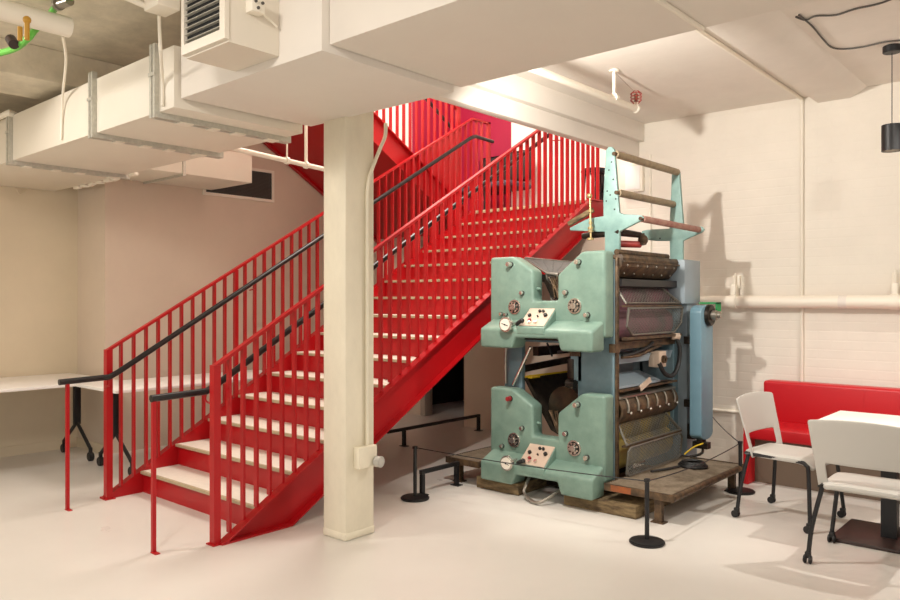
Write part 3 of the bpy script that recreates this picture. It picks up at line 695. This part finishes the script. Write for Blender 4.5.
# roller side
YA_, YZ = 4.803, 5.71
def along(profile, m_, nm, bev=0, y0=YA_, y1=YZ, parent=None):
    m = MB(); m.prism([(x, y0, z) for x, z in profile], (0, y1-y0, 0), bev); return m.done(nm, m_, parent or pr_)
def rolly(x, z, r, m_, nm='ink_roller', y0=YA_, y1=YZ):
    m = MB(); m.cyl((x, y0, z), (x, y1, z), r, seg=28); return m.done(nm, m_, pr_)
def arc(cx, cz, r, a0, a1, n): return [(cx+r*math.cos(math.radians(a0+(a1-a0)*j/n)), cz+r*math.sin(math.radians(a0+(a1-a0)*j/n))) for j in range(n+1)]
def trough(zc, r, clips):
    if clips: pr = arc(-2.70, zc, r, 95, -75, 10)+arc(-2.70, zc, r-.018, -75, 95, 10)
    else: pr = [(-2.82, 1.775), (-2.60, 1.775), (-2.585, 1.75), (-2.60, 1.69), (-2.67, 1.615), (-2.82, 1.61)]
    o = along(pr, 'rust', 'ink_trough', .004)
    n = 6
    for k in range(n):
        y = YA_+.08+k*(YZ-YA_-.15)/(n-1); m = MB()
        if clips:
            m.tube([(-2.70+(r+.005)*math.cos(a_), y+.03*(a_-.4), zc+(r+.005)*math.sin(a_)) for a_ in (1.1, .9, .7, .5, .3, .1, -.1)], 0, rect=(.014, .012)); m.done('clip', 'steel', o)
            m = MB(); m.ball((-2.70+(r+.01)*math.cos(-.15), y+.02, zc+(r+.01)*math.sin(-.15)), .012); m.done('rivet', 'chrome', o)
        else:
            m.ball((-2.602, y, 1.70), .011); m.done('rivet', 'steel', o)
            m = MB(); m.ball((-2.645, y+.03, 1.642), .008); m.done('rivet', 'steel', o)
    if clips:
        m = MB(); m.box(-2.74, -2.61, YA_, YZ, zc+r-.012, zc+r+.006, .004, rot=Matrix.Rotation(.25, 4, 'Y')); m.done('trough_ledge', 'steel', o)
    else:
        m = MB(); m.box(-2.60, -2.575, YA_, YZ, 1.718, 1.73); m.done('trough_ledge', 'rust', o)
        m = MB(); m.cyl((-2.64, YA_, 1.79), (-2.64, YZ-.1, 1.79), .022, seg=14); m.done('deck_tube', 'rust', o)
    return o
trough(1.70, .11, False); trough(.66, .11, True)
along([(-2.75, 1.52), (-2.60, 1.55), (-2.60, 1.60), (-2.75, 1.60)], 'black', 'gap_shade_bar')  # black bar stands for the shaded gap under the trough
rolly(-2.80, 1.47, .14, 'magink'); rolly(-2.76, 1.27, .125, 'magink'); rolly(-2.85, 1.62, .07, 'grime')
rolly(-2.80, .52, .14, 'yelink'); rolly(-2.76, .33, .125, 'yelink'); rolly(-2.85, .70, .07, 'grime')
def guard(c00, c10, c11, c01, chamf, nm='mesh_guard'):
    """framed wire mesh panel; corners bottom-near, bottom-far, top-far, top-near; chamf cuts the lower or upper corners"""
    A, B, Cc, D = map(Vector, (c00, c10, c11, c01))
    def pt(u, w): return (A*(1-u)+B*u)*(1-w)+(D*(1-u)+Cc*u)*w
    W = (B-A).length; Hh = (D-A).length
    if chamf == 'bottom': loop = [(.0, .35), (.10, 0), (.88, 0), (1, .35), (1, 1), (0, 1)]
    elif chamf == 'top': loop = [(0, 0), (1, 0), (.84, 1), (0, 1)]
    else: loop = [(.0, .12), (.04, 0), (.94, 0), (1, .15), (1, .85), (.96, 1), (.04, 1), (0, .88)]
    m = MB(); m.tube([pt(*p) for p in loop]+[pt(*loop[0])], .008, seg=8); fo = m.done(nm, 'galv', pr_)
    m = MB()
    # clip diagonal wires against the loop polygon in metric (u*W, w*H)
    poly = [Vector((u*W, w*Hh)) for u, w in loop]
    def clip(p, d):
        ts = []
        for i in range(len(poly)):
            a, b = poly[i], poly[(i+1) % len(poly)]; e_ = b-a
            den = d.x*e_.y-d.y*e_.x
            if abs(den) < 1e-9: continue
            t = ((a.x-p.x)*e_.y-(a.y-p.y)*e_.x)/den; s_ = ((a.x-p.x)*d.y-(a.y-p.y)*d.x)/den
            if -1e-6 <= s_ <= 1+1e-6: ts.append(t)
        return (min(ts), max(ts)) if len(ts) >= 2 else None
    pitch = .028
    for sg in (1, -1):
        dvec = Vector((.866, .5*sg)); nn = Vector((-dvec.y, dvec.x))
        k = -60
        while k < 90:
            p = nn*(k*pitch*.8); r_ = clip(p, dvec)
            if r_ and r_[1]-r_[0] > .004:
                q0, q1 = p+dvec*r_[0], p+dvec*r_[1]
                m.tube([pt(q0.x/W, q0.y/Hh), pt(q1.x/W, q1.y/Hh)], .0021, seg=4, cap=False)
            k += 1
    m.done('wire_mesh', 'galv' if nm == 'mesh_guard' else 'meshdark', fo)
guard((-2.575, 4.82, 1.425), (-2.575, 5.69, 1.425), (-2.66, 5.69, 1.545), (-2.66, 4.82, 1.545), 'top')
guard((-2.575, 4.82, 1.20), (-2.575, 5.70, 1.20), (-2.555, 5.70, 1.39), (-2.555, 4.82, 1.39), 'bottom')
guard((-2.57, 4.82, .425), (-2.57, 5.69, .425), (-2.66, 5.69, .60), (-2.66, 4.82, .60), 'top')
guard((-2.575, 4.82, .20), (-2.575, 5.70, .20), (-2.555, 5.70, .405), (-2.555, 4.82, .405), 'all')
for z0_, z1_ in ((1.40, 1.412), (1.165, 1.185), (.41, .422)):
    m = MB(); m.box(-2.60, -2.563, YA_, YZ, z0_, z1_); m.done('guard_rail', 'rust', pr_)
for k in range(5):
    m = MB(); m.cyl((-2.552, 4.93+k*.02, .285), (-2.53, 4.93+k*.02, .29), .007, seg=8); m.done('guard_bolt', 'chrome', pr_)
# middle bay: beams, hoses, electrical box
along([(-2.80, .99), (-2.66, .99), (-2.64, 1.05), (-2.78, 1.06)], 'greybox', 'cross_beam')
along([(-2.80, .86), (-2.62, .82), (-2.62, .835), (-2.80, .90)], 'greybox', 'cross_beam', y0=YA_, y1=5.45)
along([(-2.72, 1.10), (-2.62, 1.10), (-2.62, 1.15), (-2.72, 1.15)], 'rust', 'cross_beam')
along([(-2.70, .78), (-2.60, .80), (-2.60, .815), (-2.70, .81)], 'rust', 'cross_beam')
along([(-2.86, 1.08), (-2.74, 1.08), (-2.74, 1.16), (-2.86, 1.16)], 'grime', 'cross_beam', y0=5.3)
along([(-3.36, 1.02), (-3.31, 1.02), (-3.31, 1.09), (-3.36, 1.09)], 'grime', 'cross_beam')
m = MB(); m.tube([(-2.63, 4.86, 1.05), (-2.61, 5.0, 1.06), (-2.6, 5.2, 1.10), (-2.62, 5.32, 1.13)], .012, smooth=5)
m.done('hose', 'rubber', pr_)
m = MB(); m.tube([(-2.63, 4.86, 1.04), (-2.60, 5.05, 1.045), (-2.6, 5.25, 1.08), (-2.62, 5.45, 1.10)], .011, smooth=5); m.done('hose', 'rust', pr_)
m = MB(); m.tube([(-2.58, 5.62, 1.17), (-2.55, 5.64, 1.08), (-2.55, 5.62, .95), (-2.55, 5.52, .87), (-2.56, 5.40, .89), (-2.57, 5.33, .97)], .017, smooth=6); ho = m.done('hose', 'rubber', pr_)
m = MB(); m.cyl((-2.6, 5.6, 1.165), (-2.55, 5.64, 1.165), .026, seg=14); m.done('hose_fitting', 'cream', ho)
m = MB(); m.box(-2.66, -2.57, 5.33, 5.45, .94, 1.06, .006); eb = m.done('electrical_box', 'cream', pr_)
m = MB(); m.cyl((-2.57, 5.39, 1.0), (-2.55, 5.39, 1.0), .03, seg=16); m.cyl((-2.55, 5.39, 1.0), (-2.54, 5.39, 1.0), .012, seg=10); m.done('connector', 'rust', eb)
m = MB(); m.tube([(-2.6, 5.08, .80), (-2.58, 5.2, .86)], 0, rect=(.012, .04)); m.done('scraper', 'cream', pr_)
# fountain seen through the front notches
for dz in (0, 1.005):
    rolly(-3.07, .66+dz, .145, 'darkink') if dz == 0 else rolly(-3.09, 1.56, .09, 'darkink')
    o = along([(-3.43, .84+dz), (-3.40, .85+dz), (-3.16, .50+dz), (-3.05, .44+dz), (-3.06, .42+dz), (-3.18, .47+dz)] if dz == 0 else [(-3.25, 1.60), (-3.22, 1.61), (-3.14, .50+dz), (-3.05, .44+dz), (-3.06, .42+dz), (-3.18, .47+dz)], 'grime', 'ink_fountain', y0=4.78)
    if dz == 0:
        m = MB(); m.tube([(-3.42, 4.78, .853), (-3.40, 4.80, .86), (-3.36, 5.68, .86)], .008, seg=6); m.box(-3.41, -3.36, 4.79, 4.9, .845, .856); m.done('ink_edge', 'yellow', o)
    m = MB()
    for k in range(6): m.tube([(-3.12+random.uniform(-.03, .05), 4.77, .46+dz), (-3.16+random.uniform(-.04, .05), 4.775, .62+dz)], .006, seg=6)
    m.done('blade_clamps', 'rust', o)
guard(onY(546, 273, 4.80), onY(558, 275, 4.80), onY(575, 262.5, 5.55), onY(523, 258.5, 5.55), 'none', 'notch_guard')
guard(onY(552, 301, 4.80), onY(558, 301, 4.80), onY(558, 275, 4.79), onY(546, 273, 4.79), 'none', 'notch_guard')
m = MB(); m.tube([onY(522, 369, 4.84), onY(582, 357, 5.68)], 0, rect=(.02, .055)); m.done('cross_beam', 'grime', pr_)
m = MB(); m.cyl(onY(530.5, 347, 4.72), onY(513, 385, 4.72), .012, seg=12); m.done('support_rod', 'chrome', pr_)
m = MB(); m.tube([(-3.55, 4.72, 1.16), (-3.555, 4.71, 1.0), (-3.56, 4.72, .80)], .012, seg=10); m.done('conduit', 'steel', pr_)
m = MB(); m.tube([onY(547, 343, 4.75), onY(550, 350, 4.75), onY(552, 356, 4.73)], .008, smooth=3); m.box(-3.10, -3.01, 4.74, 4.76, 1.065, 1.085, rot=Matrix.Rotation(-.3, 4, 'Y')); m.done('hook', 'black', pr_)
m = MB(); m.box(-3.33, -2.98, 4.60, 4.78, 1.155, 1.19); m.done('drip_plate', 'grime', pr_)
m = MB(); m.cyl((-3.0, 4.72, .84), (-2.93, 4.72, .84), .03, seg=14); m.box(-3.02, -2.96, 4.75, 4.80, .80, 1.02, .01); m.done('bearing', 'grime', pr_)
m = MB(); m.box(-2.99, -2.90, 4.74, 4.756, 1.04, 1.075); m.done('stop_plate', 'rust', pr_)

# step platforms at both sides of the press
def platform(x0, x1, y0, y1, lab, legs, front):
    t = thing('step_platform', lab, 'platform', ((x0+x1)/2, (y0+y1)/2, 0))
    m = MB()
    n = int((y1-y0)/.03)
    for k in range(n+1): y = y0+.02+k*(y1-y0-.04)/n; m.box(x0+.01, x1-.03, y-.004, y+.004, .178, .2)
    for k in range(int((x1-x0)/.05)): x = x0+.02+k*.05; m.box(x-.005, x+.005, y0, y1, .172, .194)
    m.box(x0+.005, x1-.03, y0+.005, y1-.005, .168, .176)
    m.done('grating', 'rustgrate', t)
    m = MB(); m.box(x0, x1, y0-.012, y0, .155, .203); m.box(x0, x1, y1, y1+.012, .155, .203); m.box(x0, x0+.012, y0, y1, .155, .2); m.done('edge_frame', 'rust', t)
    if front: m = MB(); m.box(x0+.05, x0+.2, y0-.0145, y0-.012, .158, .200); m.done('paint_patch', 'orange', t)
    m = MB(); m.cyl((x1-.015, y0-.01, .178), (x1-.015, y1+.01, .178), .024, seg=14); m.done('edge_roll', 'rust', t)
    for lx, ly in legs:
        m = MB(); m.box(lx-.025, lx+.025, ly-.02, ly+.02, 0, .168); m.box(lx-.045, lx+.045, ly-.035, ly+.035, 0, .008); m.done('leg', 'rust', t)
M['rustgrate'] = mat('worn_grating', (168, 152, 132), .6, metal=.15, noise=.4, nscale=9, dark=(126, 110, 90))
platform(-2.60, -2.10, 4.57, 5.78, 'low rusty grated platform on the roller side of the press', ((-2.22, 4.60), (-2.17, 5.72)), True)
platform(-4.0, -3.66, 4.52, 5.7, 'low rusty grated platform between the stair and the press', ((-3.93, 4.60), (-3.93, 5.6)), False)
m = MB()
for k in range(3):
    m.tube([(-2.36+.10*math.cos(a_)*(1-.12*k), 5.45+.09*math.sin(a_)*(1-.12*k), .212+.012*k) for a_ in [j*PI/8 for j in range(17)]], .011, seg=6)
m.tube([(-2.42, 5.35, .212), (-2.45, 5.2, .213), (-2.5, 5.05, .214)], .009, seg=6, smooth=4)
tag(m.done('cable_coil', 'rubber'), 'black cable coil lying on the rusty platform beside the press', 'cable')

# ================================================================ STANCHIONS AND LOW RAILS
GS = 'stanchions around the press'
spos = [((-3.82, 3.97), 'black stanchion with disc base between the stair and the press'),
        ((-2.085, 4.16), 'black stanchion with disc base in front of the grated platform'),
        ((-2.11, 5.73), 'black stanchion with disc base between the platform and the red bench')]
for (x, y), lab in spos:
    t = thing('stanchion', lab, 'stanchion', (x, y, 0), GS)
    m = MB(); m.cyl((x, y, 0), (x, y, .018), .105, seg=40, bev=.006); m.cyl((x, y, .018), (x, y, .026), .097, .05, seg=32); m.done('base_disc', 'grime2', t) if 'grime2' in M else m.done('base_disc', 'black', t)
    m = MB(); m.cyl((x, y, .02), (x, y, .375), .0135, seg=16); m.box(x-.014, x+.014, y-.016, y+.016, .365, .385, .003); m.done('post', 'black', t)
def cord(a, b, sag, lab):
    pts = []
    for k in range(13):
        u = k/12; p = Vector(a).lerp(Vector(b), u); p.z -= sag*4*u*(1-u); pts.append(p)
    tag(MB().tube(pts, .0035, seg=6).done('barrier_cord', 'black'), lab, 'cord', 'cords between the stanchions')
cord((-3.82, 3.97, .375), (-2.085, 4.16, .37), .015, 'thin black cord running across the front of the press')
cord((-2.085, 4.16, .37), (-2.11, 5.73, .37), .03, 'thin black cord over the right grated platform')
cord((-2.11, 5.73, .37), (-2.72, 6.58, .47), .02, 'thin black cord from the stanchion near the bench to the wall')
def lowrail(x, y0, y1, lab, legs, h=.185):
    t = thing('low_rail', lab, 'rail', (x, (y0+y1)/2, 0))
    m = MB(); m.box(x-.015, x+.015, y0, y1, h-.03, h, .003); m.done('bar', 'black', t)
    for y in legs:
        m = MB(); m.box(x-.015, x+.015, y-.015, y+.015, 0, h-.03); m.box(x-.04, x+.04, y-.03, y+.03, 0, .006); m.done('leg', 'black', t)
lowrail(-5.28, 5.1, 6.52, 'long low black rail on the floor behind the stair', (5.33, 6.50))
lowrail(-3.86, 4.07, 4.50, 'short low black rail beside the stanchion at the stair', (4.09, 4.48))

# ================================================================ DESKS AT THE LEFT
GD = 'white folding desks along the wall'
def desk(x0, x1, y0, y1, lab, legs, axis):
    t = thing('folding_desk', lab, 'desk', ((x0+x1)/2, (y0+y1)/2, 0), GD)
    m = MB(); m.box(x0, x1, y0, y1, .715, .74, .004); m.done('desktop', 'tabletop', t)
    for (lx, ly) in legs:
        m = MB(); m.box(lx-.02, lx+.02, ly-.03, ly+.03, .30, .715, .004)
        ax = Vector((1, 0, 0)) if axis == 'x' else Vector((0, 1, 0))
        c = Vector((lx, ly, .32))
        for s in (-1, 1): m.tube([c, c+ax*s*.26+Vector((0, 0, -.19)), c+ax*s*.29+Vector((0, 0, -.215))], .016, seg=8)
        m.box(lx-.03-.14*(axis == 'x'), lx+.03+.14*(axis == 'x'), ly-.03-.14*(axis == 'y'), ly+.03+.14*(axis == 'y'), .70, .715)
        lo_ = m.done('leg', 'black', t)
        for s in (-1, 1):
            q = c+ax*s*.29; m = MB(); w = Vector((0, 1, 0)) if axis == 'x' else Vector((1, 0, 0))
            m.cyl(Vector((q.x, q.y, .04))-w*.02, Vector((q.x, q.y, .04))+w*.02, .04, seg=16, bev=.004); m.box(q.x-.012, q.x+.012, q.y-.012, q.y+.012, .04, .12); m.done('caster', 'rubber', lo_)
desk(-7.66, -6.62, .9, 3.10, 'white folding desk at the far left in front of the cream wall', ((-7.21, 2.98), (-7.21, 1.05)), 'x')
desk(-6.60, -5.86, 2.72, 4.5, 'white folding desk behind the left stair railing', ((-6.36, 2.95), (-6.36, 4.35)), 'x')

# ================================================================ BENCH, TABLE, CHAIRS
t = thing('bench', 'red upholstered bench with backrest against the brick wall', 'bench', (-.6, 6.25, 0))
bx0, bx1 = -2.19, 1.6
m = MB(); m.box(bx0, bx1, 6.0, 6.42, .36, .46, .018, 3); m.done('seat', 'redcloth', t)
m = MB(); m.box(bx0+.02, bx1, 6.40, 6.55, .40, .785, .022, 3); m.done('backrest', 'redcloth', t)
m = MB(); m.box(bx0, bx0+.045, 6.0, 6.45, 0, .40, .01); m.done('end_panel', 'redcloth', t)
m = MB(); m.box(bx0+.045, bx1, 6.14, 6.2, 0, .36); m.done('plinth', 'bronzeplinth', t)
m = MB()
for x in (-1.42, -.62, .2): m.box(x-.002, x+.002, 6.398, 6.402, .47, .77)
m.done('seam', 'redcloth', t)
t = thing('table', 'white square table with black pedestal beside the red bench', 'table', (-1.0, 5.18, 0))
m = MB(); m.box(-1.355, -.65, 4.85, 5.46, .69, .72, .006); m.done('tabletop', 'tabletop', t)
m = MB(); m.box(-1.05, -.965, 5.14, 5.22, .02, .69); m.done('pedestal', 'black', t)
m = MB(); m.box(-1.285, -.74, 4.92, 5.45, 0, .022, .008); m.done('base_plate', 'brownmetal', t)
m = MB(); m.box(-1.2, -.8, 5.1, 5.26, .665, .69); m.done('spider', 'black', t)

def make_chair(lab):
    t = thing('caster_chair', lab, 'chair', (0, 0, 0), 'grey chairs at the table')
    def shell(u, w):
        a = (u-.5)*2; z = .40+w*.41
        wd = .232+.034*w
        if w > .85: wd -= .05*((w-.85)/.15)**2*0
        y = -.20-.085*w+.038*a*a*(1-.3*w)+.03*max(0, .3-w)*3*(1-abs(a))
        zz = z-.02*a*a*(w > .5)*w
        return Vector((a*wd, y, zz))
    m = MB(); m.grid(shell, 16, 16, skip=lambda i, j: (2 <= i <= 13 and 2 <= j <= 5), thick=.012)
    o = m.done('backrest', 'chair', t, ang=60)
    md = o.modifiers.new('soft', 'SUBSURF'); md.levels = 1; md.render_levels = 1
    def seat(u, w):
        a = (u-.5)*2; y = -.235+w*.47
        z = .455-.012*(1-a*a)*(1-abs(w-.5)*1.5)-.055*max(0, w-.78)/.22*max(0, w-.78)/.22
        wd = .215+.01*w-(.03*((abs(w-.5)*2)**6))
        return Vector((a*wd, y, z-.012*abs(a)**4))
    m = MB(); m.grid(seat, 14, 14, thick=.035); o = m.done('seat', 'chair', t, ang=60)
    md = o.modifiers.new('soft', 'SUBSURF'); md.levels = 1; md.render_levels = 1
    for s in (-1, 1):
        m = MB(); x = s*.205
        m.tube([(s*.258, -.245, .06), (s*.245, -.23, .2), (x, -.20, .40), (x, -.17, .425), (x, .12, .425), (x+s*.01, .185, .41), (x+s*.018, .205, .36), (s*.262, .23, .06)], .0125, seg=10, smooth=4)
        fo = m.done('side_frame', 'black', t)
        for y in (-.245, .23):
            m = MB(); X = s*.26
            for q in (-.014, .014): m.cyl((X+q-.006, y-.012, .024), (X+q+.006, y-.012, .024), .024, seg=16, bev=.003)
            m.box(X-.014, X+.014, y-.02, y+.012, .03, .064, .004); m.done('caster', 'rubber', fo)
    m = MB(); m.cyl((-.2, -.12, .418), (.2, -.12, .418), .011, seg=8); m.cyl((-.2, .1, .418), (.2, .1, .418), .011, seg=8); m.done('cross_bar', 'black', t)
    return t
ch = make_chair('light grey caster chair at the table seen from behind')
ch.location = (-1.0, 4.68, 0); ch.rotation_euler.z = math.radians(0)
c2 = dup(ch); c2['label'] = 'light grey caster chair between the grated platform and the table in profile'
c2.location = (-1.605, 5.28, 0); c2.rotation_euler.z = math.radians(-97)

# ================================================================ LIGHT
w = bpy.data.worlds.new('world'); sc.world = w; w.use_nodes = True
bg_ = w.node_tree.nodes['Background']; bg_.inputs['Color'].default_value = (1.0, .95, .89, 1); bg_.inputs['Strength'].default_value = .68
def area(name, loc, tgt, size, power, col=(1, .95, .885), sy=None):
    l = bpy.data.lights.new(name, 'AREA'); l.energy = power; l.color = col; l.shape = 'RECTANGLE' if sy else 'SQUARE'; l.size = size
    if sy: l.size_y = sy
    o = bpy.data.objects.new(name, l); COL.objects.link(o); o.location = loc
    o.rotation_euler = (Vector(tgt)-Vector(loc)).to_track_quat('-Z', 'Y').to_euler(); return o
def spot(name, loc, tgt, ang, power, r=.06, col=(1, .95, .885), blend=.5):
    l = bpy.data.lights.new(name, 'SPOT'); l.energy = power; l.color = col; l.spot_size = math.radians(ang); l.spot_blend = blend; l.shadow_soft_size = r
    o = bpy.data.objects.new(name, l); COL.objects.link(o); o.location = loc
    o.rotation_euler = (Vector(tgt)-Vector(loc)).to_track_quat('-Z', 'Y').to_euler(); return o
spot('spot_press', (-2.6, 3.25, 2.76), (-2.6, 6.0, 1.5), 120, 180, .04)
spot('spot_table', (-.3, 5.4, 3.0), (-1.3, 4.5, 0), 105, 130, .04)
spot('spot_wall', (.3, 3.6, 3.0), (-.6, 6.6, 1.4), 110, 50, .06)
area('hall_light_a', (-2.2, .2, 3.05), (-2.6, 1.2, 0), .5, 40)
area('hall_light_b', (-5.2, .4, 3.0), (-5.2, 1.4, 0), .5, 52)
area('hall_light_c', (1.4, .4, 3.05), (1.0, 1.6, 0), .5, 16)
pl = bpy.data.lights.new('left_fill', 'POINT'); pl.energy = 14; pl.color = (1, .93, .82); pl.shadow_soft_size = .15
po = bpy.data.objects.new('left_fill', pl); COL.objects.link(po); po.location = (-6.4, .5, 2.3)  # added fill light to brighten the concrete ceiling, no known lamp there
area('stair_light', (-4.8, 5.0, 5.5), (-4.8, 5.0, 0), 1.4, 130, (1, .93, .85))
area('landing_light', (-6.2, 5.6, 5.4), (-6.8, 6.0, 3.4), 1.0, 60, (1, .95, .9))
sc.view_settings.view_transform = 'Standard'; sc.view_settings.look = 'None'; sc.view_settings.gamma = 1
sc.view_settings.use_curve_mapping = False; sc.view_settings.exposure = 0.24
sc.cycles.use_denoising = True
sc.cycles.max_bounces = 8
